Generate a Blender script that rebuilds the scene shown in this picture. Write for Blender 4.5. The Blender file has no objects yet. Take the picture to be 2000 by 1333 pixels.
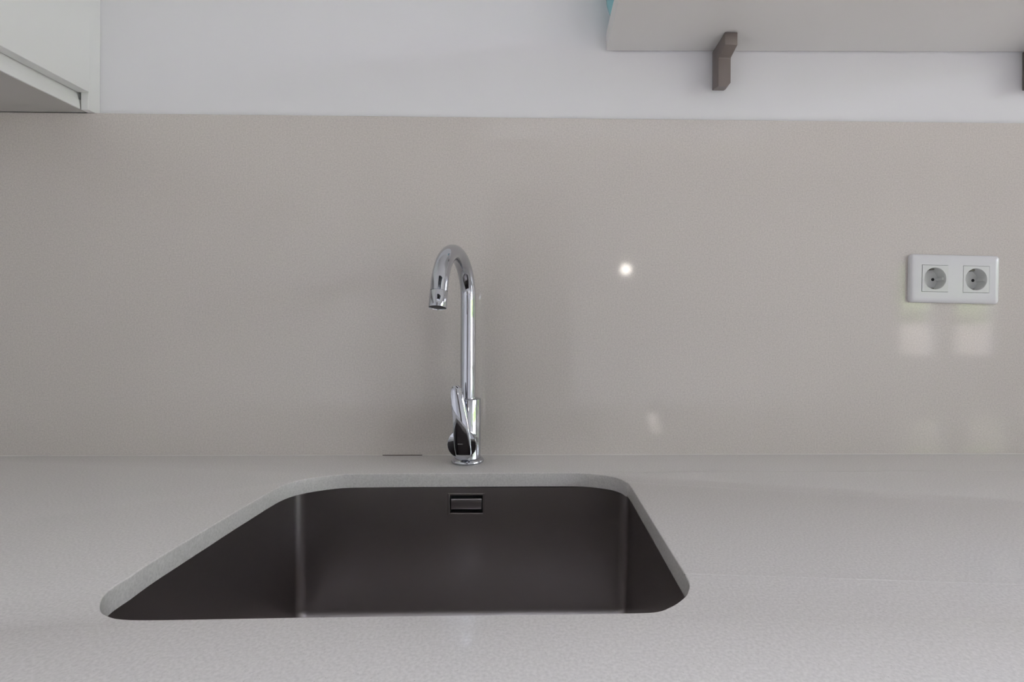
import bpy, bmesh, math, random
from mathutils import Vector, Matrix
from mathutils.geometry import tessellate_polygon
random.seed(4)
sc = bpy.context.scene
COL = sc.collection
Z0 = 0.90                       # height of the worktop above the floor
PI = math.pi

# ------------------------------------------------------------------ camera
cd = bpy.data.cameras.new('camera')
cam = bpy.data.objects.new('camera', cd); COL.objects.link(cam)
cd.sensor_width = 36.0
cd.lens = 18.9
cd.shift_x = -0.0358
cd.shift_y = -0.01175
cd.clip_start = 0.02
cam.location = (0, -0.9038, Z0 + 0.212)
yaw, roll = math.radians(1.179), 0.0028
cam.matrix_world = (Matrix.Translation(cam.location) @ Matrix.Rotation(-yaw, 4, 'Z')
                    @ Matrix.Rotation(PI / 2, 4, 'X') @ Matrix.Rotation(roll, 4, 'Z'))
sc.camera = cam

# ------------------------------------------------------------------ sky, exposure
w = bpy.data.worlds.new('overcast_sky'); sc.world = w; w.use_nodes = True
bg = w.node_tree.nodes['Background']
bg.inputs[0].default_value = (0.889, 0.925, 1.045, 1)
bg.inputs[1].default_value = 4.6
sc.view_settings.view_transform = 'Standard'
sc.view_settings.look = 'None'
sc.view_settings.gamma = 1.0
sc.view_settings.use_curve_mapping = False
sc.view_settings.exposure = 1.80
sc.cycles.max_bounces = 12
sc.cycles.diffuse_bounces = 6
sc.cycles.glossy_bounces = 6
sc.cycles.transmission_bounces = 8
sc.cycles.transparent_max_bounces = 12
sc.cycles.caustics_reflective = False
sc.cycles.caustics_refractive = False
sc.cycles.sample_clamp_indirect = 4.0


def portal(loc, rot, sx, sy):
    l = bpy.data.lights.new('window_portal', 'AREA'); l.shape = 'RECTANGLE'
    l.size, l.size_y = sx, sy
    l.cycles.is_portal = True
    o = bpy.data.objects.new('window_portal', l); COL.objects.link(o)
    o.location = loc; o.rotation_euler = rot


# ------------------------------------------------------------------ materials
def mat(name, col, rough=0.5, metal=0.0, spec=0.5, **kw):
    m = bpy.data.materials.new(name); m.use_nodes = True
    b = m.node_tree.nodes['Principled BSDF']
    b.inputs['Base Color'].default_value = (*col, 1)
    b.inputs['Roughness'].default_value = rough
    b.inputs['Metallic'].default_value = metal
    b.inputs['Specular IOR Level'].default_value = spec
    for k, v in kw.items():
        b.inputs[k.replace('_', ' ')].default_value = v
    return m


def nodes(m):
    nt = m.node_tree
    return nt, nt.nodes, nt.links, nt.nodes['Principled BSDF']


def quartz(name, col, dark, light, rough):
    """beige composite stone with fine dark and light specks"""
    m = mat(name, col, rough)
    nt, N, L, b = nodes(m)
    tc = N.new('ShaderNodeTexCoord')
    fine = N.new('ShaderNodeTexNoise'); fine.inputs['Scale'].default_value = 420; fine.inputs['Detail'].default_value = 3
    r0 = N.new('ShaderNodeValToRGB')
    r0.color_ramp.elements[0].position = 0.32; r0.color_ramp.elements[0].color = (*[c * 0.90 for c in col], 1)
    r0.color_ramp.elements[1].position = 0.66; r0.color_ramp.elements[1].color = (*[min(1, c * 1.06) for c in col], 1)
    L.new(tc.outputs['Object'], fine.inputs['Vector']); L.new(fine.outputs['Fac'], r0.inputs['Fac'])
    last = r0.outputs['Color']
    for scale, lo, hi, c in ((330, 0.05, 0.16, dark), (230, 0.05, 0.14, light)):
        v = N.new('ShaderNodeTexVoronoi'); v.inputs['Scale'].default_value = scale
        L.new(tc.outputs['Object'], v.inputs['Vector'])
        r = N.new('ShaderNodeValToRGB')
        r.color_ramp.elements[0].position = lo; r.color_ramp.elements[0].color = (1, 1, 1, 1)
        r.color_ramp.elements[1].position = hi; r.color_ramp.elements[1].color = (0, 0, 0, 1)
        L.new(v.outputs['Distance'], r.inputs['Fac'])
        sel = N.new('ShaderNodeSeparateColor'); L.new(v.outputs['Color'], sel.inputs[0])
        gt = N.new('ShaderNodeMath'); gt.operation = 'GREATER_THAN'; gt.inputs[1].default_value = 0.72
        L.new(sel.outputs[0], gt.inputs[0])
        mu = N.new('ShaderNodeMath'); mu.operation = 'MULTIPLY'
        L.new(r.outputs['Color'], mu.inputs[0]); L.new(gt.outputs[0], mu.inputs[1])
        mx = N.new('ShaderNodeMix'); mx.data_type = 'RGBA'
        L.new(mu.outputs[0], mx.inputs['Factor']); L.new(last, mx.inputs['A'])
        mx.inputs['B'].default_value = (*c, 1)
        last = mx.outputs['Result']
    L.new(last, b.inputs['Base Color'])
    return m


def bumpy(m, scale, strength, dist=0.0005):
    nt, N, L, b = nodes(m)
    tc = N.new('ShaderNodeTexCoord')
    n = N.new('ShaderNodeTexNoise'); n.inputs['Scale'].default_value = scale; n.inputs['Detail'].default_value = 4
    bp = N.new('ShaderNodeBump'); bp.inputs['Strength'].default_value = strength; bp.inputs['Distance'].default_value = dist
    L.new(tc.outputs['Object'], n.inputs['Vector']); L.new(n.outputs['Fac'], bp.inputs['Height'])
    L.new(bp.outputs['Normal'], b.inputs['Normal'])
    return m


M_STONE = quartz('beige_quartz', (0.655, 0.612, 0.575), (0.38, 0.345, 0.315), (0.77, 0.735, 0.70), 0.06)
M_TOP = quartz('lit_worktop_quartz', (0.705, 0.685, 0.67), (0.48, 0.46, 0.445), (0.79, 0.78, 0.77), 0.13)  # same quartz as the splashback, colour lightened for light falling from above
M_WALL = bumpy(mat('white_wall_paint', (0.82, 0.82, 0.84), 0.75), 60, 0.15)
M_CEIL = mat('white_ceiling_paint', (0.82, 0.82, 0.81), 0.8)
M_LACQ = mat('white_lacquer', (0.79, 0.80, 0.79), 0.42)
M_UNDER = mat('grey_white_melamine', (0.50, 0.49, 0.47), 0.5)
M_SHELF = mat('white_shelf_laminate', (0.76, 0.75, 0.73), 0.45)
M_CHROME = mat('polished_chrome', (0.53, 0.545, 0.585), 0.04, 1.0)
M_DARK = mat('dark_gap', (0.008, 0.008, 0.009), 0.6)
M_PEWTER = bumpy(mat('brown_pewter_metal', (0.24, 0.205, 0.19), 0.42, 0.55), 900, 0.15)
M_PLAST = mat('white_plastic', (0.74, 0.74, 0.76), 0.14)
M_PLAST2 = mat('white_socket_plastic', (0.70, 0.71, 0.70), 0.25)
M_CONTACT = mat('earth_contact_metal', (0.18, 0.17, 0.15), 0.4, 0.8)
M_CAULK = mat('pale_sealant', (0.62, 0.60, 0.57), 0.35)
M_GRIME = mat('dark_brown_gap', (0.07, 0.045, 0.03), 0.7)
M_WATER = mat('water', (1, 1, 1), 0.02, Transmission_Weight=1.0, IOR=1.33)
M_TEAL = mat('teal_glass', (0.35, 0.72, 0.78), 0.08, Transmission_Weight=0.3, IOR=1.45)
M_FLOOR = mat('floor_tile', (0.56, 0.52, 0.485), 0.45)
M_WOOD = mat('dark_oak', (0.10, 0.082, 0.07), 0.4)
M_FRAME = mat('white_window_frame', (0.75, 0.75, 0.74), 0.4)
M_GLOW = bpy.data.materials.new('lit_bulb'); M_GLOW.use_nodes = True
_n = M_GLOW.node_tree.nodes; _n.clear()
_e = _n.new('ShaderNodeEmission'); _e.inputs[0].default_value = (1, 0.93, 0.85, 1); _e.inputs[1].default_value = 9
_o = _n.new('ShaderNodeOutputMaterial'); M_GLOW.node_tree.links.new(_e.outputs[0], _o.inputs[0])


def steel(name, col, rough, sx, sz):
    m = mat(name, col, rough, 1.0)
    nt, N, L, b = nodes(m)
    tc = N.new('ShaderNodeTexCoord'); mp = N.new('ShaderNodeMapping')
    mp.inputs['Scale'].default_value = (sx, sx, sz)
    n = N.new('ShaderNodeTexNoise'); n.inputs['Scale'].default_value = 1.0; n.inputs['Detail'].default_value = 5
    mr = N.new('ShaderNodeMapRange')
    mr.inputs['To Min'].default_value = rough - 0.06; mr.inputs['To Max'].default_value = rough + 0.08
    L.new(tc.outputs['Object'], mp.inputs[0]); L.new(mp.outputs[0], n.inputs['Vector'])
    L.new(n.outputs['Fac'], mr.inputs['Value']); L.new(mr.outputs[0], b.inputs['Roughness'])
    bp = N.new('ShaderNodeBump'); bp.inputs['Strength'].default_value = 0.12; bp.inputs['Distance'].default_value = 0.0003
    L.new(n.outputs['Fac'], bp.inputs['Height']); L.new(bp.outputs['Normal'], b.inputs['Normal'])
    return m


M_STEEL = steel('brushed_steel', (0.35, 0.325, 0.32), 0.36, 60, 900)
M_STEEL2 = mat('steel_cover', (0.42, 0.40, 0.40), 0.3, 1.0)

_g = mat('window_glass', (1, 1, 1), 0.02)
nt, N, L, b = nodes(_g)
_tr = N.new('ShaderNodeBsdfTransparent'); _gl = N.new('ShaderNodeBsdfGlossy'); _gl.inputs['Roughness'].default_value = 0.01
_fr = N.new('ShaderNodeFresnel'); _fr.inputs[0].default_value = 1.45; _mx = N.new('ShaderNodeMixShader')
L.new(_fr.outputs[0], _mx.inputs[0]); L.new(_tr.outputs[0], _mx.inputs[1]); L.new(_gl.outputs[0], _mx.inputs[2])
L.new(_mx.outputs[0], nt.nodes['Material Output'].inputs[0])
M_GLASS = _g

M_LEAF = mat('hedge_leaves', (0.10, 0.22, 0.04), 0.6)
nt, N, L, b = nodes(M_LEAF)
_t = N.new('ShaderNodeTexNoise'); _t.inputs['Scale'].default_value = 9; _t.inputs['Detail'].default_value = 5
_r = N.new('ShaderNodeValToRGB')
_r.color_ramp.elements[0].position = 0.38; _r.color_ramp.elements[0].color = (0.06, 0.13, 0.03, 1)
_r.color_ramp.elements[1].position = 0.62; _r.color_ramp.elements[1].color = (0.50, 0.62, 0.26, 1)
_tc = N.new('ShaderNodeTexCoord'); L.new(_tc.outputs['Object'], _t.inputs['Vector'])
L.new(_t.outputs['Fac'], _r.inputs['Fac']); L.new(_r.outputs['Color'], b.inputs['Base Color'])
M_PAVE = mat('pale_paving', (0.46, 0.415, 0.365), 0.8)


# ------------------------------------------------------------------ helpers
def obj(name, bm, m, parent=None, smooth=False, loc=None):
    me = bpy.data.meshes.new(name)
    bmesh.ops.recalc_face_normals(bm, faces=bm.faces[:])
    bm.to_mesh(me); bm.free()
    me.materials.append(m)
    if smooth:
        me.polygons.foreach_set('use_smooth', [True] * len(me.polygons))
    o = bpy.data.objects.new(name, me); COL.objects.link(o)
    if parent: o.parent = parent
    if loc: o.location = loc
    return o


def smooth_angle(o, deg=35):
    """smooth shading with sharp edges kept"""
    me = o.data
    bm = bmesh.new(); bm.from_mesh(me)
    for e in bm.edges:
        e.smooth = not (len(e.link_faces) == 2 and e.calc_face_angle(0) > math.radians(deg))
    for f in bm.faces: f.smooth = True
    bm.to_mesh(me); bm.free()
    return o


def thing(name, label, cat, loc=(0, 0, 0), group=None):
    o = bpy.data.objects.new(name, None); COL.objects.link(o)
    o.location = loc; o.empty_display_size = 0.05
    o['label'] = label; o['category'] = cat
    if group: o['group'] = group
    return o


def tag(o, label, cat, group=None):
    o['label'] = label; o['category'] = cat
    if group: o['group'] = group
    return o


def struct(o):
    o['kind'] = 'structure'; return o


def box(bm, x0, x1, y0, y1, z0, z1, bev=0.0, seg=2):
    r = bmesh.ops.create_cube(bm, size=1.0)
    vs = r['verts']
    for v in vs:
        v.co = Vector(((x0 + x1) / 2 + v.co.x * (x1 - x0), (y0 + y1) / 2 + v.co.y * (y1 - y0), (z0 + z1) / 2 + v.co.z * (z1 - z0)))
    if bev > 0:
        es = list({e for v in vs for e in v.link_edges})
        bmesh.ops.bevel(bm, geom=es, offset=bev, segments=seg, profile=0.5, affect='EDGES')
    return bm


def mkbox(*a, **k):
    return box(bmesh.new(), *a, **k)


def lathe(bm, prof, seg=64, mtx=None, cap=True):
    """profile (r, z) turned about z"""
    rings = []
    for r, z in prof:
        rings.append([bm.verts.new((r * math.cos(2 * PI * i / seg), r * math.sin(2 * PI * i / seg), z)) for i in range(seg)])
    for a, b_ in zip(rings, rings[1:]):
        for i in range(seg):
            bm.faces.new((a[i], a[(i + 1) % seg], b_[(i + 1) % seg], b_[i]))
    if cap:
        bm.faces.new(rings[0][::-1]); bm.faces.new(rings[-1])
    if mtx:
        for ring in rings:
            for v in ring: v.co = mtx @ v.co
    return bm


def loft(bm, rings, cap=True, closed=True):
    R = [[bm.verts.new(p) for p in ring] for ring in rings]
    n = len(R[0])
    for a, b_ in zip(R, R[1:]):
        for i in range(n if closed else n - 1):
            bm.faces.new((a[i], a[(i + 1) % n], b_[(i + 1) % n], b_[i]))
    if cap:
        bm.faces.new(R[0][::-1]); bm.faces.new(R[-1])
    return R


def tube(bm, pts, rad, seg=48, cap=True):
    """round tube along pts (all in one vertical plane is fine); rad a number or a list"""
    pts = [Vector(p) for p in pts]
    n = len(pts); rads = rad if isinstance(rad, list) else [rad] * n
    tang = [(pts[min(i + 1, n - 1)] - pts[max(i - 1, 0)]).normalized() for i in range(n)]
    nrm = tang[0].orthogonal().normalized()
    rings = []
    for i, (p, t, r) in enumerate(zip(pts, tang, rads)):
        nrm = (nrm - t * nrm.dot(t)).normalized(); bn = t.cross(nrm)
        rings.append([p + (nrm * math.cos(2 * PI * k / seg) + bn * math.sin(2 * PI * k / seg)) * r for k in range(seg)])
    loft(bm, rings, cap)
    return bm


def prism(bm, pts, axis, a, b_):
    """extrude a 2D polygon along an axis: 'x' takes (y,z), 'y' takes (x,z), 'z' takes (x,y)"""
    f = {'x': lambda p, t: (t, p[0], p[1]), 'y': lambda p, t: (p[0], t, p[1]), 'z': lambda p, t: (p[0], p[1], t)}[axis]
    loft(bm, [[f(p, a) for p in pts], [f(p, b_) for p in pts]])
    return bm


def catmull(pts, n=4):
    out = []; m = len(pts)
    for i in range(m):
        p0, p1, p2, p3 = (Vector(pts[(i + k) % m]) for k in (-1, 0, 1, 2))
        if (p2 - p1).length > 0.05:                       # keep the straight runs straight
            out.append(p1); continue
        for k in range(n):
            t = k / n
            out.append(0.5 * ((2 * p1) + (-p0 + p2) * t + (2 * p0 - 5 * p1 + 4 * p2 - p3) * t * t + (-p0 + 3 * p1 - 3 * p2 + p3) * t ** 3))
    return [(p.x, p.y) for p in out]


def offset_loop(pts, d):
    """offset a closed 2D loop outward by d"""
    area = sum(pts[i][0] * pts[(i + 1) % len(pts)][1] - pts[(i + 1) % len(pts)][0] * pts[i][1] for i in range(len(pts)))
    s = 1 if area > 0 else -1
    out = []
    for i in range(len(pts)):
        a, b_, c = (Vector(pts[(i + k) % len(pts)]) for k in (-1, 0, 1))
        t = ((b_ - a).normalized() + (c - b_).normalized()).normalized()
        out.append((b_.x + s * t.y * d, b_.y - s * t.x * d))
    return out


def rounded_rect(x0, x1, y0, y1, r, seg=8):
    pts = []
    for cx, cy, a0 in ((x1 - r, y1 - r, 0), (x0 + r, y1 - r, PI / 2), (x0 + r, y0 + r, PI), (x1 - r, y0 + r, 1.5 * PI)):
        for k in range(seg + 1):
            a = a0 + k * PI / 2 / seg
            pts.append((cx + r * math.cos(a), cy + r * math.sin(a)))
    return pts


# ------------------------------------------------------------------ room shell (X right, Y towards the tiled wall, worktop at Z0)
XL, XR, YB, YF, ZC = -1.085, 4.75, 0.012, -4.30, 2.55
bm = mkbox(XL - .1, XR + .1, YF - .1, YB + .1, -0.1, 0.0); struct(obj('floor', bm, M_FLOOR))
# ceiling with the well of an added, unseen roof light that brightens the worktop
KX0, KX1, KY0, KY1 = -0.40, 1.80, -3.15, -1.65
bm = bmesh.new()
box(bm, XL - .1, KX0, YF - .1, YB + .1, ZC, ZC + 0.22); box(bm, KX1, XR + .1, YF - .1, YB + .1, ZC, ZC + 0.22)
box(bm, KX0, KX1, YF - .1, KY0, ZC, ZC + 0.22); box(bm, KX0, KX1, KY1, YB + .1, ZC, ZC + 0.22)
struct(obj('ceiling', bm, M_CEIL))
bm = mkbox(XL - .1, XR + .1, YB, YB + .1, 0, ZC); struct(obj('wall_back', bm, M_WALL))
bm = mkbox(XL - .1, XL, YF, YB, 0, ZC); struct(obj('wall_left', bm, M_WALL))


def wall_with_holes(name, axis, c0, c1, u0, u1, holes):
    """wall slab; holes = (u0, u1, z0, z1) sorted along u"""
    bm = bmesh.new()

    def put(a, b_, z0, z1):
        if b_ - a < 1e-6 or z1 - z0 < 1e-6: return
        if axis == 'x': box(bm, c0, c1, a, b_, z0, z1)
        else: box(bm, a, b_, c0, c1, z0, z1)
    u = u0
    for h in holes:
        put(u, h[0], 0, ZC); put(h[0], h[1], 0, h[2]); put(h[0], h[1], h[3], ZC); u = h[1]
    put(u, u1, 0, ZC)
    return struct(obj(name, bm, M_WALL))


HR = [(-4.15, -0.85, 0.02, 2.38)]                       # glazed garden door in the right wall
HF = [(3.52, 4.56, 0.82, 1.80)]                         # window in the wall behind the camera
wall_with_holes('wall_right', 'x', XR, XR + .1, YF, YB, HR)
wall_with_holes('wall_front', 'y', YF - .1, YF, XL, XR, HF)


def window(name, axis, c, hole, bars, fw=0.05):
    """frame bars as one mesh, each pane a part; bars = u positions (u0,u1) of the mullions"""
    u0, u1, z0, z1 = hole
    e = bpy.data.objects.new(name, None); COL.objects.link(e); struct(e)
    e.location = (c, (u0 + u1) / 2, z0) if axis == 'x' else ((u0 + u1) / 2, c, z0)
    inv = Matrix.Translation(-e.location)
    bm = bmesh.new()

    def put(bm_, a, b_, p, q, t):
        if axis == 'x': box(bm_, c - t, c + t, a, b_, p, q)
        else: box(bm_, a, b_, c - t, c + t, p, q)
    put(bm, u0, u0 + fw, z0, z1, .03); put(bm, u1 - fw, u1, z0, z1, .03)
    put(bm, u0 + fw, u1 - fw, z0, z0 + fw, .03); put(bm, u0 + fw, u1 - fw, z1 - fw, z1, .03)
    us = [u0 + fw]
    for a, b_ in bars:
        put(bm, a, b_, z0 + fw, z1 - fw, .03); us += [a, b_]
    us.append(u1 - fw)
    bm.transform(inv); obj('window_frame', bm, M_FRAME, e)
    for a, b_ in zip(us[::2], us[1::2]):
        g = bmesh.new(); put(g, a, b_, z0 + fw, z1 - fw, .003); g.transform(inv)
        obj('pane', g, M_GLASS, e)
    return e


window('door_1', 'x', XR + .05, HR[0], [(-3.08, -3.00), (-1.99, -1.91)])
window('window_1', 'y', YF - .05, HF[0], [(3.90, 4.13)])
portal((XR + .12, -2.50, 1.20), (0, PI / 2, 0), 2.36, 3.3)
portal((4.04, YF - .12, 1.31), (-PI / 2, 0, 0), 1.04, 0.98)
portal(((KX0 + KX1) / 2, (KY0 + KY1) / 2, ZC + .27), (0, 0, 0), KX1 - KX0, KY1 - KY0)
e = bpy.data.objects.new('added_roof_light', None); COL.objects.link(e); struct(e); e.location = ((KX0 + KX1) / 2, (KY0 + KY1) / 2, ZC + .22)  # frame of the added roof light, there for daylight from above
bm = bmesh.new(); hx, hy = (KX1 - KX0) / 2, (KY1 - KY0) / 2
box(bm, -hx - .05, hx + .05, -hy - .05, -hy + .04, .0005, .05); box(bm, -hx - .05, hx + .05, hy - .04, hy + .05, .0005, .05)
box(bm, -hx - .05, -hx + .04, -hy + .04, hy - .04, .0005, .05); box(bm, hx - .04, hx + .05, -hy + .04, hy - .04, .0005, .05)
obj('window_frame', bm, M_FRAME, e)
obj('pane', mkbox(-hx + .04, hx - .04, -hy + .04, hy - .04, .02, .026), M_GLASS, e)
bpy.context.view_layer.update()

# ------------------------------------------------------------------ garden outside
bm = mkbox(-8, 18, -20, 8, -0.32, -0.12)
tag(obj('garden_paving', bm, M_PAVE), 'pale paving outside the garden door', 'paving')


def hedge(x0, x1, y0, y1, z1, label):
    bm = bmesh.new(); rnd = random.Random(int(x0 * 10 + y1))
    nx, ny, nz = max(2, int((x1 - x0) / .35)), max(2, int((y1 - y0) / .35)), max(2, int(z1 / .35))
    for i in range(nx):
        for j in range(ny):
            for k in range(nz):
                if 0 < i < nx - 1 and 0 < j < ny - 1 and k < nz - 1: continue
                c = Vector((x0 + (i + .5) * (x1 - x0) / nx, y0 + (j + .5) * (y1 - y0) / ny, 0.20 + (k + .5) * z1 / nz))
                c += Vector([rnd.uniform(-.08, .08) for _ in range(3)])
                r = rnd.uniform(.2, .3)
                bmesh.ops.create_icosphere(bm, subdivisions=2, radius=r, matrix=Matrix.Translation(c))
    for v in bm.verts:
        v.co += Vector([rnd.uniform(-.03, .03) for _ in range(3)])
    return tag(obj('garden_hedge', bm, M_LEAF), label, 'hedge')


tag(obj('garden_wall', mkbox(7.6, 7.8, -7.0, 1.0, -0.1195, 1.30), M_PAVE), 'pale rendered garden wall facing the glazed door', 'wall')
tag(obj('garden_wall', mkbox(3.0, 7.59, -7.2, -7.0, -0.1195, 1.20), M_PAVE), 'pale rendered garden wall facing the small rear window', 'wall')
hedge(8.2, 9.0, -6.5, 0.8, 2.1, 'green hedge rising behind the garden wall by the glazed door')
hedge(3.4, 9.0, -8.6, -7.8, 2.5, 'taller green hedge behind the small rear window')

# ------------------------------------------------------------------ splashback, worktop
SB_TOP = Z0 + 0.567
bm = bmesh.new()
x0, x1, z0, z1 = XL + .001, 2.2, Z0 + .0005, SB_TOP
hole = [(0.6430, Z0 + .2745), (0.7705, Z0 + .2745), (0.7705, Z0 + .3230), (0.6430, Z0 + .3230)]
outr = [(x0 + .0006, z0), (x1, z0), (x1, z1 - .0006), (x0 + .0006, z1 - .0006)]
fv = [bm.verts.new((x, 0, z)) for x, z in outr]; hv = [bm.verts.new((x, 0, z)) for x, z in hole]
for t in tessellate_polygon([[Vector((x, z, 0)) for x, z in outr], [Vector((x, z, 0)) for x, z in hole]]):
    bm.faces.new([(fv + hv)[i] for i in t])
bv = [bm.verts.new((x, YB - .0005, z)) for x, z in [(x0, z0), (x1, z0), (x1, z1), (x0, z1)]]
mv = [bm.verts.new((x, .0006, z)) for x, z in [(x0, z0), (x1, z0), (x1, z1), (x0, z1)]]
hb = [bm.verts.new((x, YB - .0005, z)) for x, z in hole]
for a, b_ in ((fv, mv), (mv, bv), (hv, hb)):
    for i in range(4): bm.faces.new((a[i], a[(i + 1) % 4], b_[(i + 1) % 4], b_[i]))
splash = tag(obj('splashback', bm, M_STONE), 'beige speckled quartz splashback panel behind the tap', 'splashback')

# outline of the sink cut-out, millimetres
cut = [(-346.9, -436.9), (-346.4, -455.2), (-343.6, -468.9), (-337.2, -481), (-326.8, -493.7), (-316.9, -500.7), (-300.8, -506.3),
       (-267.3, -507.4), (-183.4, -505.8), (-109, -504.8), (12, -504.3), (73.3, -503.3), (90.9, -501.5), (101.4, -495.3), (109.6, -488.3),
       (118.3, -478.2), (122.8, -469.6), (125.8, -462), (127.6, -452.8), (128.1, -437.9), (128.0, -418.5), (126.4, -190), (122.3, -158.5),
       (115.8, -142), (101, -127.5), (68.9, -114.8), (23.2, -112), (-216.2, -113.9), (-272, -115.7), (-305, -127.0),
       (-330.7, -146.5), (-342.5, -170.2), (-346.3, -209.6), (-348, -275.9), (-349, -397.5)]
cut = catmull([(x / 1000, y / 1000) for x, y in cut], 4)
CX0, CX1, CY0, CY1 = XL + .001, 2.2, -0.62, -0.0002


def countertop():
    bm = bmesh.new()
    outer = [(CX0, CY0), (CX1, CY0), (CX1, CY1), (CX0, CY1)]
    T = 0.020

    def cap(loop_o, loop_i, z):
        tris = tessellate_polygon([[Vector((*p, 0)) for p in loop_o], [Vector((*p, 0)) for p in loop_i]])
        vo = [bm.verts.new((*p, z)) for p in loop_o]; vi = [bm.verts.new((*p, z)) for p in loop_i]
        al = vo + vi
        for t in tris:
            try: bm.faces.new([al[i] for i in t])
            except ValueError: pass
        return vo, vi
    arris = [(0.0012, 0.0), (0.0006, -0.00025), (0.0002, -0.0007), (0.0, -0.0014)]
    inner = [offset_loop(cut, d) for d, _ in arris]
    vo, vi = cap(outer, inner[0], 0)
    rings = [vi]
    for (d, z), lp in list(zip(arris, inner))[1:]:
        rings.append([bm.verts.new((*p, z)) for p in lp])
    bo, bi = cap(outer, cut, -T)
    rings.append(bi)
    for a, b_ in zip(rings, rings[1:]):
        n = len(a)
        for i in range(n): bm.faces.new((a[i], a[(i + 1) % n], b_[(i + 1) % n], b_[i]))
    for i in range(4): bm.faces.new((vo[i], vo[(i + 1) % 4], bo[(i + 1) % 4], bo[i]))
    return bm


top = thing('worktop', 'speckled quartz worktop, toned as lit from above, with cut-out around the sink', 'worktop', (0, 0, Z0))
smooth_angle(obj('stone_slab', countertop(), M_TOP, top), 40)
# thin seam running right from the sink corner, and the sealant along the splashback
bm = bmesh.new()
prism(bm, [(0.074, -0.1096), (0.16, -0.1080), (0.40, -0.1070), (2.19, -0.1035), (2.19, -0.1048), (0.40, -0.1083), (0.16, -0.1092), (0.074, -0.1101)], 'z', 0.00002, 0.00018)
s = obj('slab_seam', bm, M_CAULK, top); s['label'] = 'fine pale seam across the slab'
bm = bmesh.new()
prism(bm, [(0.0, 0.0), (-0.0013, 0.0), (-0.0010, 0.0006), (-0.0005, 0.0011), (0.0, 0.0014)], 'x', XL + .002, 2.19)
s = obj('sealant_bead', bm, M_CAULK, top); s['label'] = 'thin pale sealant line at the foot of the splashback'
bm = bmesh.new()
prism(bm, [(-0.258, -0.0016), (-0.250, -0.0021), (-0.238, -0.0018), (-0.212, -0.0018), (-0.200, -0.0021), (-0.192, -0.0016), (-0.192, -0.0013), (-0.258, -0.0013)], 'z', 0.0001, 0.0011)
s = obj('sealant_gap', bm, M_GRIME, top); s['label'] = 'short dark gap in the sealant left of the tap'

# ------------------------------------------------------------------ sink
sink = thing('undermount_sink', 'brushed steel undermount sink basin below the worktop cut-out', 'sink', (-0.11, -0.31, Z0 - 0.021))
SX0, SX1, SY0, SY1 = -0.3505 + .11, 0.1345 + .11, -0.5085 + .31, -0.113 + .31
OX0, OX1, OZ0, OZ1 = -0.1275 + .11, -0.0800 + .11, -0.0370, -0.0115   # overflow slot, local


def basin():
    bm = bmesh.new()
    seg = 8

    def ring(inset, z, r=0.014):
        pts = rounded_rect(SX0 + inset, SX1 - inset, SY0 + inset, SY1 - inset, r, seg)
        # extra points on the back wall for the overflow slot
        i = seg                                             # after the first corner comes the back edge, running left
        extra = [(OX1, SY1 - inset), (OX0, SY1 - inset)]
        return [(p[0], p[1], z) for p in pts[:i + 1] + extra + pts[i + 1:]]
    rings = [ring(-0.018, 0.0), ring(0.0, 0.0)]
    H, R, tap = -0.189, 0.016, 0.003
    zs = [OZ1, OZ0, -0.06, -0.10, -0.14, H + R]
    for z in zs: rings.append(ring(tap * z / H, z))
    for k in range(1, 9):
        a = k * PI / 2 / 8
        rings.append(ring(tap + R * (1 - math.cos(a)), H + R - R * math.sin(a) - 0.0003 * k, 0.014 - 0.0005 * k))
    VR = [[bm.verts.new(p) for p in r] for r in rings]
    n = len(VR[0])
    slot = None
    for j, (a, b_) in enumerate(zip(VR, VR[1:])):
        for i in range(n):
            if j == 2 and i == seg + 1:
                slot = [a[i], a[i + 1], b_[i + 1], b_[i]]; continue
            bm.faces.new((a[i], a[(i + 1) % n], b_[(i + 1) % n], b_[i]))
    # floor falling gently to the waste
    cx, cy = (SX0 + SX1) / 2, (SY0 + SY1) / 2 + 0.05
    last = VR[-1]
    prev = last
    for t, dz in ((0.5, -0.003), (0.82, -0.0045)):
        nr = [bm.verts.new((v.co.x + (cx - v.co.x) * t, v.co.y + (cy - v.co.y) * t, v.co.z + dz)) for v in last]
        for i in range(n): bm.faces.new((prev[i], prev[(i + 1) % n], nr[(i + 1) % n], nr[i]))
        prev = nr
    bm.faces.new(prev)
    # sleeve of the slot running back into the wall
    back = [bm.verts.new(v.co + Vector((0, 0.012, 0))) for v in slot]
    for i in range(4): bm.faces.new((slot[i], slot[(i + 1) % 4], back[(i + 1) % 4], back[i]))
    return bm


o = smooth_angle(obj('basin', basin(), M_STEEL, sink), 50)
bm = mkbox(OX0 - .004, OX1 + .004, SY1 + .0105, SY1 + .014, OZ0 - .004, OZ1 + .004)
s = obj('overflow_chamber', bm, M_DARK, sink)
bm = bmesh.new(); yb = SY1 - .0002                                   # faint pressed rim round the slot
for x0, x1, z0, z1 in ((OX0 - .0035, OX0 - .0008, OZ0 - .003, OZ1 + .003), (OX1 + .0008, OX1 + .0035, OZ0 - .003, OZ1 + .003),
                       (OX0 - .0008, OX1 + .0008, OZ1 + .0006, OZ1 + .003), (OX0 - .0008, OX1 + .0008, OZ0 - .003, OZ0 - .0006)):
    box(bm, x0, x1, yb - .0011, yb + .0002, z0, z1, bev=.0004, seg=1)
obj('overflow_rim', bm, M_STEEL, sink)
cov = obj('overflow_cover', mkbox(OX0 + .0012, OX1 - .0012, SY1 - .0012, SY1 + .0035, OZ0 + .0052, OZ1 - .0048, bev=.0012, seg=3), M_STEEL2, sink)
smooth_angle(cov, 50)
bm = bmesh.new()
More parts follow.
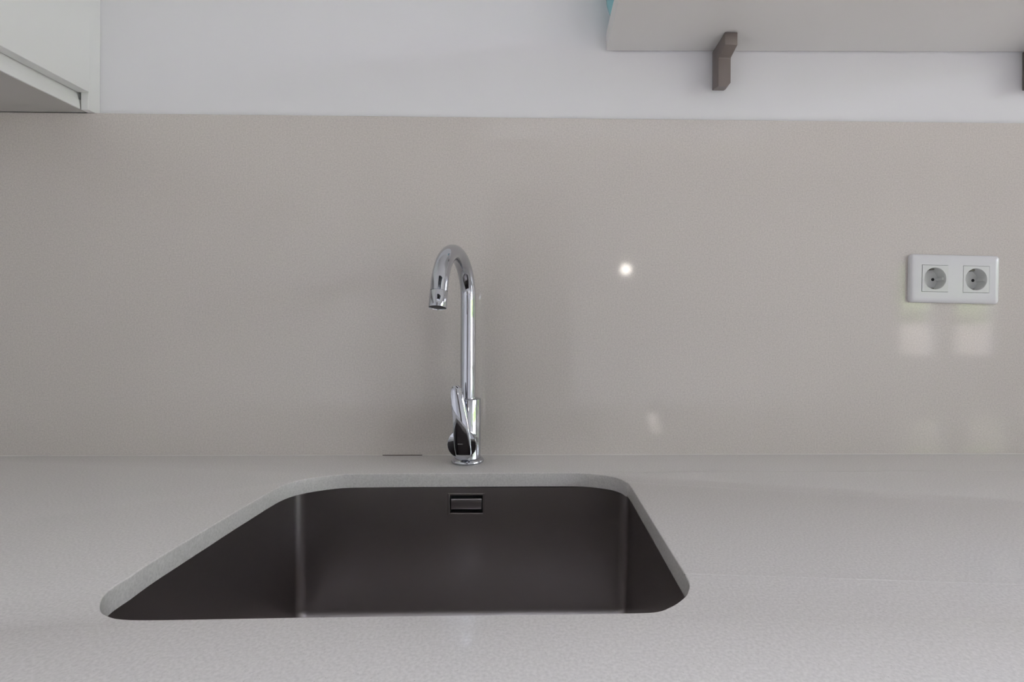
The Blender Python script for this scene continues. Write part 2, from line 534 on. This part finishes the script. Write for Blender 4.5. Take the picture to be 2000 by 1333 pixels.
lathe(bm, [(0.045, 0.0), (0.045, 0.003), (0.040, 0.004), (0.034, 0.001), (0.010, 0.001)], 40, Matrix.Translation(((SX0 + SX1) / 2, (SY0 + SY1) / 2 + .05, -0.1965)))
smooth_angle(obj('waste_strainer', bm, M_STEEL2, sink), 40)
for x, r in ((-0.3074, .0019), (-0.2678, .0014), (0.0421, .0021), (0.0869, .0013), (0.1056, .0015)):
    bm = bmesh.new()
    bmesh.ops.create_uvsphere(bm, u_segments=12, v_segments=8, radius=r, matrix=Matrix.Diagonal((1, 1, .6, 1)))
    d = obj('water_droplet', bm, M_WATER, smooth=True, loc=(x, -0.1245, Z0 - .021 - 0.1830 + r * .4))
    tag(d, 'tiny clear water droplet at the back edge of the sink floor', 'droplet', 'water droplets in the sink')

# ------------------------------------------------------------------ tap
FX, FY = -0.1108, -0.0445
tap = thing('kitchen_tap', 'tall chrome swan-neck mixer tap standing behind the sink', 'tap', (FX, FY, Z0))
bm = bmesh.new()
lathe(bm, [(0.0253, 0.0001), (0.0258, 0.0010), (0.0258, 0.0035), (0.0250, 0.0052), (0.0232, 0.0066), (0.0212, 0.0074), (0.0207, 0.0076)], 72)
smooth_angle(obj('base_flange', bm, M_CHROME, tap), 60)
bm = bmesh.new()
lathe(bm, [(0.0206, 0.0070), (0.0206, 0.1000), (0.0202, 0.1010), (0.0195, 0.1014), (0.0130, 0.1015), (0.0128, 0.1025), (0.0118, 0.1026)], 72)
smooth_angle(obj('tap_body', bm, M_CHROME, tap), 40)
# spout: up, over in an arc, down a little forward of vertical
OUT = Vector((-0.1339 - FX, -0.180 - FY)); ang = math.atan2(OUT.y, OUT.x)
dx, dy = math.cos(ang), math.sin(ang)
R, zs, sweep, tail = 0.0665, 0.2570, math.radians(167), 0.033
pts = [(0, 0, 0.101 + k * (zs - 0.101) / 10) for k in range(11)]
for k in range(1, 49):
    a = sweep * k / 48
    h = R * (1 - math.cos(a)); pts.append((dx * h, dy * h, zs + R * math.sin(a)))
ex = Vector(pts[-1]); tdir = Vector((dx * math.sin(sweep), dy * math.sin(sweep), math.cos(sweep)))
col = 0.0235
pe = ex + tdir * (tail - col)
pts += [tuple(ex + tdir * (tail - col) * .5), tuple(pe)]
bm = bmesh.new(); tube(bm, pts, 0.0119, 56)
smooth_angle(obj('spout', bm, M_CHROME, tap), 60)
q = Vector((0, 0, 1)).rotation_difference(tdir).to_matrix().to_4x4()
mt = Matrix.Translation(pe) @ q
bm = bmesh.new(); lathe(bm, [(0.0112, 0.0), (0.0112, 0.0007), (0.0119, 0.0008), (0.0121, 0.0012), (0.0121, col - .0010), (0.0119, col - .0002), (0.0116, col), (0.0113, col - .0006), (0.0112, col - .004)], 56, mt, cap=False)
smooth_angle(obj('aerator', bm, M_CHROME, tap), 60)
bm = bmesh.new(); lathe(bm, [(0.0112, col - .0035), (0.0112, col - .0010), (0.004, col - .0006), (0.001, col - .0006)], 40, mt)
s = obj('aerator_mesh', bm, mat('grey_mesh', (0.07, 0.07, 0.07), 0.5), tap, smooth=True)
# cartridge housing pointing at the room, ending in a round face
DC = Vector((-0.1153 - FX, -0.081 - FY, 0.0352))
hd = Vector((DC.x, DC.y, 0)).normalized()
start = DC - hd * 0.037
q = Vector((0, 0, 1)).rotation_difference(hd).to_matrix().to_4x4()
bm = bmesh.new()
lathe(bm, [(0.0192, 0.0), (0.0192, 0.0290), (0.0200, 0.0300), (0.0222, 0.0305), (0.0226, 0.0312), (0.0226, 0.0362), (0.0222, 0.0368), (0.0214, 0.0370)], 72,
      Matrix.Translation(start) @ q)
smooth_angle(obj('cartridge_housing', bm, M_CHROME, tap), 40)
# lever: (left x, right x, z, y) down its length
rows = [(-0.1236, -0.1006, 0.0165, -0.0829), (-0.1240, -0.1001, 0.0185, -0.0835), (-0.1245, -0.1000, 0.0215, -0.0836), (-0.1262, -0.1004, 0.0300, -0.0836), (-0.1272, -0.1012, 0.0410, -0.0836),
        (-0.1279, -0.1024, 0.0515, -0.0837), (-0.1285, -0.1045, 0.0668, -0.0839), (-0.1296, -0.1072, 0.0820, -0.0838), (-0.1313, -0.1103, 0.0971, -0.0832),
        (-0.1324, -0.1130, 0.1085, -0.0824), (-0.1325, -0.1150, 0.1145, -0.0819), (-0.1318, -0.1168, 0.1195, -0.0814), (-0.1302, -0.1190, 0.1232, -0.0811),
        (-0.1284, -0.1212, 0.1250, -0.0808)]
fl = [0.5, 0.75, 0.85, 0.9, 0.95, 1, 1, 1, 1, 1, 1, .9, .7, .5]
sect = [(0.0, 0.0008), (0.015, -0.0004), (0.06, -0.0009), (0.30, -0.0019), (0.50, -0.0023), (0.66, -0.0021), (0.80, -0.0012), (0.93, -0.0001), (0.985, 0.0010), (1.0, 0.0030),
        (0.985, 0.0052), (0.90, 0.0056), (0.5, 0.0050), (0.10, 0.0036), (0.02, 0.0024)]
bm = bmesh.new()
loft(bm, [[(xl + (xr - xl) * u - FX, y + t * k - FY, z) for u, t in sect] for (xl, xr, z, y), k in zip(rows, fl)])
lev = smooth_angle(obj('lever', bm, M_CHROME, tap), 50)
bm = bmesh.new()
for k in range(7):
    x = -0.1205 - FX + k * 0.0011
    box(bm, x, x + .0006, -0.0860 - FY, -0.0848 - FY, 0.0362, 0.0371)
box(bm, -0.1112 - FX, -0.1106 - FX, -0.0853 - FY, -0.0840 - FY, 0.0345, 0.0351)
s = obj('engraved_mark', bm, mat('pale_engraving', (0.5, 0.5, 0.52), 0.4), tap, loc=(0, 0, 0)); s['label'] = 'tiny pale lettering on the lever'

# ------------------------------------------------------------------ double socket
sock = thing('double_socket', 'white double wall socket on the splashback, right side', 'socket', (0.7068, -0.0003, Z0 + 0.2987))
sock.rotation_euler = (0, 0.018, 0)
PW, PH, PT = 0.1535, 0.0820, 0.0085
bm = bmesh.new()


def frame_plate():
    """plate with two square openings: rings from back edge over the rounded front, then tessellated face"""
    bm = bmesh.new()
    rr = lambda ins, r: rounded_rect(-PW / 2 + ins, PW / 2 - ins, -PH / 2 + ins, PH / 2 - ins, r, 6)
    prof = [(0.0, 0.0), (0.0, 0.0045), (0.0006, 0.0062), (0.0020, 0.0075), (0.0045, 0.0083), (0.0080, PT)]
    rings = [[bm.verts.new((x, -d, z)) for x, z in rr(ins, max(.0015, .006 - ins * .4))] for ins, d in prof]
    for a, b_ in zip(rings, rings[1:]):
        n = len(a)
        for i in range(n): bm.faces.new((a[i], a[(i + 1) % n], b_[(i + 1) % n], b_[i]))
    lo = [Vector((v.co.x, v.co.z, 0)) for v in rings[-1]]
    holes = []
    for cx in (-0.0355, 0.0355):
        h = 0.0228
        holes.append([(cx - h, -h), (cx - h, h), (cx + h, h), (cx + h, -h)])
    hv = [[bm.verts.new((x, -PT, z)) for x, z in h] for h in holes]
    al = rings[-1] + hv[0] + hv[1]
    for t in tessellate_polygon([lo] + [[Vector((x, z, 0)) for x, z in h] for h in holes]):
        bm.faces.new([al[i] for i in t])
    for h in hv:                                              # returns of the openings
        bk = [bm.verts.new(v.co + Vector((0, 0.006, 0))) for v in h]
        for i in range(4): bm.faces.new((h[i], h[(i + 1) % 4], bk[(i + 1) % 4], bk[i]))
    return bm


smooth_angle(obj('cover_plate', frame_plate(), M_PLAST, sock), 35)


def socket_insert(cx):
    """square insert with a round well; the well sinks into the wall box"""
    bm = bmesh.new()
    h = 0.0222; r = 0.0188; seg = 48; y = -(PT + 0.0004)
    sq = [(-h, -h), (h, -h), (h, h), (-h, h)]
    so = [bm.verts.new((x, y, z)) for x, z in sq]
    sb = [bm.verts.new((x, y + 0.006, z)) for x, z in sq]
    for i in range(4): bm.faces.new((so[i], so[(i + 1) % 4], sb[(i + 1) % 4], sb[i]))
    circ = [(r * math.cos(2 * PI * i / seg), r * math.sin(2 * PI * i / seg)) for i in range(seg)]
    ci = [bm.verts.new((x, y, z)) for x, z in circ]
    al = so + ci
    for t in tessellate_polygon([[Vector((x, z, 0)) for x, z in sq], [Vector((x, z, 0)) for x, z in circ]]):
        bm.faces.new([al[i] for i in t])
    prev = ci
    for s_, d in ((0.97, 0.0008), (0.96, 0.004), (0.95, 0.0192)):
        nr = [bm.verts.new((x * s_, y + d, z * s_)) for x, z in circ]
        for i in range(seg): bm.faces.new((prev[i], prev[(i + 1) % seg], nr[(i + 1) % seg], nr[i]))
        prev = nr
    bm.faces.new(prev)
    ins = obj('socket_insert', bm, M_PLAST2, sock, loc=(cx, 0, 0)); smooth_angle(ins, 40)
    f = y + 0.0192
    for sx in (-1, 1):
        b2 = bmesh.new(); lathe(b2, [(0.0026, 0), (0.0026, 0.0006)], 20, Matrix.Translation((sx * 0.0095, f - .0002, 0)) @ Matrix.Rotation(PI / 2, 4, 'X'))
        obj('pin_hole', b2, M_DARK, ins)
    for sz in (-1, 1):
        b2 = bmesh.new(); box(b2, -0.0035, 0.0035, f - .012, f - .0005, sz * 0.0166 - .0016, sz * 0.0166 + .0012, bev=.0004, seg=1)
        obj('earth_contact', b2, M_CONTACT, ins)
    for sx in (-1, 1):
        b2 = bmesh.new(); box(b2, sx * 0.0166 - .0012, sx * 0.0166 + .0012, f - .015, f, -0.0026, 0.0026, bev=.0003, seg=1)
        obj('guide_rib', b2, M_PLAST2, ins)
    return ins


socket_insert(-0.0352); socket_insert(0.0352)

# ------------------------------------------------------------------ wall shelf, brackets, tumbler
tilt = 0.0110
shelf = thing('wall_shelf', 'white floating shelf on the upper wall, carried by two metal brackets', 'shelf', (0.1152, YB - .0030, Z0 + 0.6861))
shelf.rotation_euler = (0, -tilt, 0)
bm = mkbox(0, 0.91, -0.30, 0, 0, 0.0285, bev=0.0007, seg=1)
obj('shelf_board', bm, M_SHELF, shelf)


def bracket(x, label):
    zt = 0.6861 + (x - 0.1152) * tilt
    b_ = thing('shelf_bracket', label, 'bracket', (x, YB - .0002, Z0 + zt - .0006), 'brackets under the white shelf')
    y0 = -YB
    wd, th = 0.0206, 0.0190
    pr = [(0, 0), (-0.0620, 0), (-0.0625, -0.0010), (-0.0625, -0.0190), (-0.0617, -0.0200), (-0.0335, -0.0255), (-0.0323, -0.0270), (-0.0320, -0.0285), (-0.0320, -0.0710), (-0.0308, -0.0725), (0, -0.0655)]
    bm = bmesh.new(); prism(bm, pr, 'x', 0, wd)
    c = Vector((wd, 0, -0.0668)); nv = Vector((1, 0, -1)).normalized()      # cut-off lower right corner
    bmesh.ops.bisect_plane(bm, geom=bm.verts[:] + bm.edges[:] + bm.faces[:], plane_co=c, plane_no=nv, clear_outer=True)
    bmesh.ops.holes_fill(bm, edges=[e for e in bm.edges if e.is_boundary], sides=0)
    low = [e for e in bm.edges if abs(e.verts[0].co.x - e.verts[1].co.x) < 1e-6]
    bmesh.ops.bevel(bm, geom=low, offset=0.0009, segments=2, profile=0.5, affect='EDGES')
    o = obj('bracket_arm', bm, M_PEWTER, b_)
    smooth_angle(o, 40)
    return b_


bracket(0.2980, 'brown-grey metal shelf bracket nearer the left end of the shelf')
bracket(0.8390, 'brown-grey metal shelf bracket at the far right of the shelf')

bm = bmesh.new()
prof = [(0.0150, 0.0), (0.0170, 0.0005), (0.0205, 0.0040), (0.0236, 0.0085), (0.0263, 0.0130), (0.0290, 0.0185), (0.0310, 0.0240), (0.0330, 0.0310), (0.0340, 0.0410), (0.0342, 0.1100), (0.0338, 0.1115),
        (0.0326, 0.1100), (0.0324, 0.0410), (0.0308, 0.0310), (0.0268, 0.0185), (0.0210, 0.0110), (0.0120, 0.0080)]
lathe(bm, prof, 48)
o = smooth_angle(obj('teal_tumbler', bm, M_TEAL), 60)
o.location = (0.1450, -0.0235, Z0 + 0.6861 + 0.0285 + 0.0007)
tag(o, 'teal glass tumbler on the left end of the white shelf', 'tumbler')

# ------------------------------------------------------------------ wall cabinet on the left wall
cab = thing('wall_cabinet', 'white handleless wall cabinet on the left wall', 'cabinet', (XL, -0.45, Z0 + 0.5675))
CDX = -0.7300
inv = Matrix.Translation(-Vector(cab.location))


def cabpart(name, bm, m, sm=None):
    bm.transform(inv); o = obj(name, bm, m, cab)
    return smooth_angle(o, sm) if sm else o


zb = Z0 + 0.5675
cabpart('carcass', mkbox(XL + .001, CDX - .0215, -0.90, -0.0005, zb + .0165, Z0 + 1.25), M_LACQ)
cabpart('bottom_panel', mkbox(XL + .001, CDX - .0165, -0.90, -0.0005, zb, zb + .016, bev=.0006, seg=1), M_UNDER)
# curved finger channel below the doors: concave profile in x, z
pr = [(CDX - .0212, zb + .0165)]
prof = [(CDX - .0142, zb + .0002), (CDX - .0138, zb + .0008), (CDX - .0141, zb + .0040), (CDX - .0148, zb + .0090), (CDX - .0162, zb + .0150), (CDX - .0182, zb + .0210), (CDX - .0200, zb + .0270), (CDX - .0206, zb + .0360),
        (CDX - .0213, zb + .0360), (CDX - .0213, zb + .0170), (CDX - .0163, zb + .0160), (CDX - .0163, zb + .0002)]
bm = bmesh.new(); prism(bm, prof, 'y', -0.90, -0.0150); cabpart('finger_channel', bm, M_LACQ, 30)
cabpart('filler_strip', mkbox(CDX - .0150, CDX - .0030, -0.0128, YB - .0005, SB_TOP + .0004, Z0 + 1.25, bev=.0006, seg=1), M_LACQ)
for y0, y1 in ((-0.4505, -0.0135), (-0.8970, -0.4535)):
    cabpart('door', mkbox(CDX - .0190, CDX, y0, y1, Z0 + 0.5950, Z0 + 1.25, bev=.0008, seg=2), M_LACQ)

# ------------------------------------------------------------------ below the worktop
base = thing('base_cabinets', 'white base cabinets carrying the worktop', 'cabinet', (0.5, -0.3, 0.0))
inv2 = Matrix.Translation(-Vector(base.location))


def bpart(name, bm, m):
    bm.transform(inv2); return obj(name, bm, m, base)


ztop = Z0 - .0205
for x in (XL + .002, -0.47, 0.24, 0.95, 1.58, 2.17):
    bpart('side_panel', mkbox(x, x + .018, -0.575, -0.001, 0.10, ztop), M_LACQ)
for x0, x1 in ((XL + .002, -.462), (-.458, .248), (.252, .958), (.962, 1.588), (1.592, 2.188)):
    bpart('door', mkbox(x0, x1 - .002, -0.597, -0.577, 0.105, ztop - .01, bev=.001, seg=1), M_LACQ)
bpart('plinth', mkbox(XL + .002, 2.19, -0.54, -0.52, 0.0, 0.0995), M_UNDER)

# ------------------------------------------------------------------ behind the camera: what the chrome sees
tall = thing('unseen_cupboard', 'unseen dark oak cupboard added behind the camera for the chrome reflections', 'cupboard', (-0.05, -2.9, 0))  # added out of view so the chrome reflects a dark strip
obj('cupboard_body', mkbox(-0.27, 0.27, -0.28, 0.28, 0.08, 2.05, bev=.002, seg=1), M_WOOD, tall)
obj('plinth', mkbox(-0.25, 0.25, -0.26, 0.26, 0.0, 0.0795), M_WOOD, tall)
for sx in (-1, 1):
    d = obj('door', mkbox(-0.133 + sx * .1355, 0.133 + sx * .1355, 0.2805, 0.300, 0.09, 2.045, bev=.002, seg=1), M_WOOD, tall)
    obj('handle', mkbox(sx * .03 - .006, sx * .03 + .006, 0.3005, 0.325, 0.9, 1.15, bev=.002, seg=1), M_STEEL2, d)

lamp = thing('floor_lamp', 'slim floor lamp with a small lit globe', 'lamp', (0.69, -3.3, 0))
bm = bmesh.new(); lathe(bm, [(0.13, 0), (0.13, 0.018), (0.12, 0.024), (0.012, 0.026)], 40); smooth_angle(obj('base', bm, M_STEEL2, lamp), 40)
bm = bmesh.new(); lathe(bm, [(0.011, 0.027), (0.011, 1.53)], 20); smooth_angle(obj('pole', bm, M_STEEL2, lamp), 40)
bm = bmesh.new(); bmesh.ops.create_uvsphere(bm, u_segments=32, v_segments=16, radius=0.04, matrix=Matrix.Translation((0, 0, 1.582)))
obj('globe', bm, M_GLOW, lamp, smooth=True)
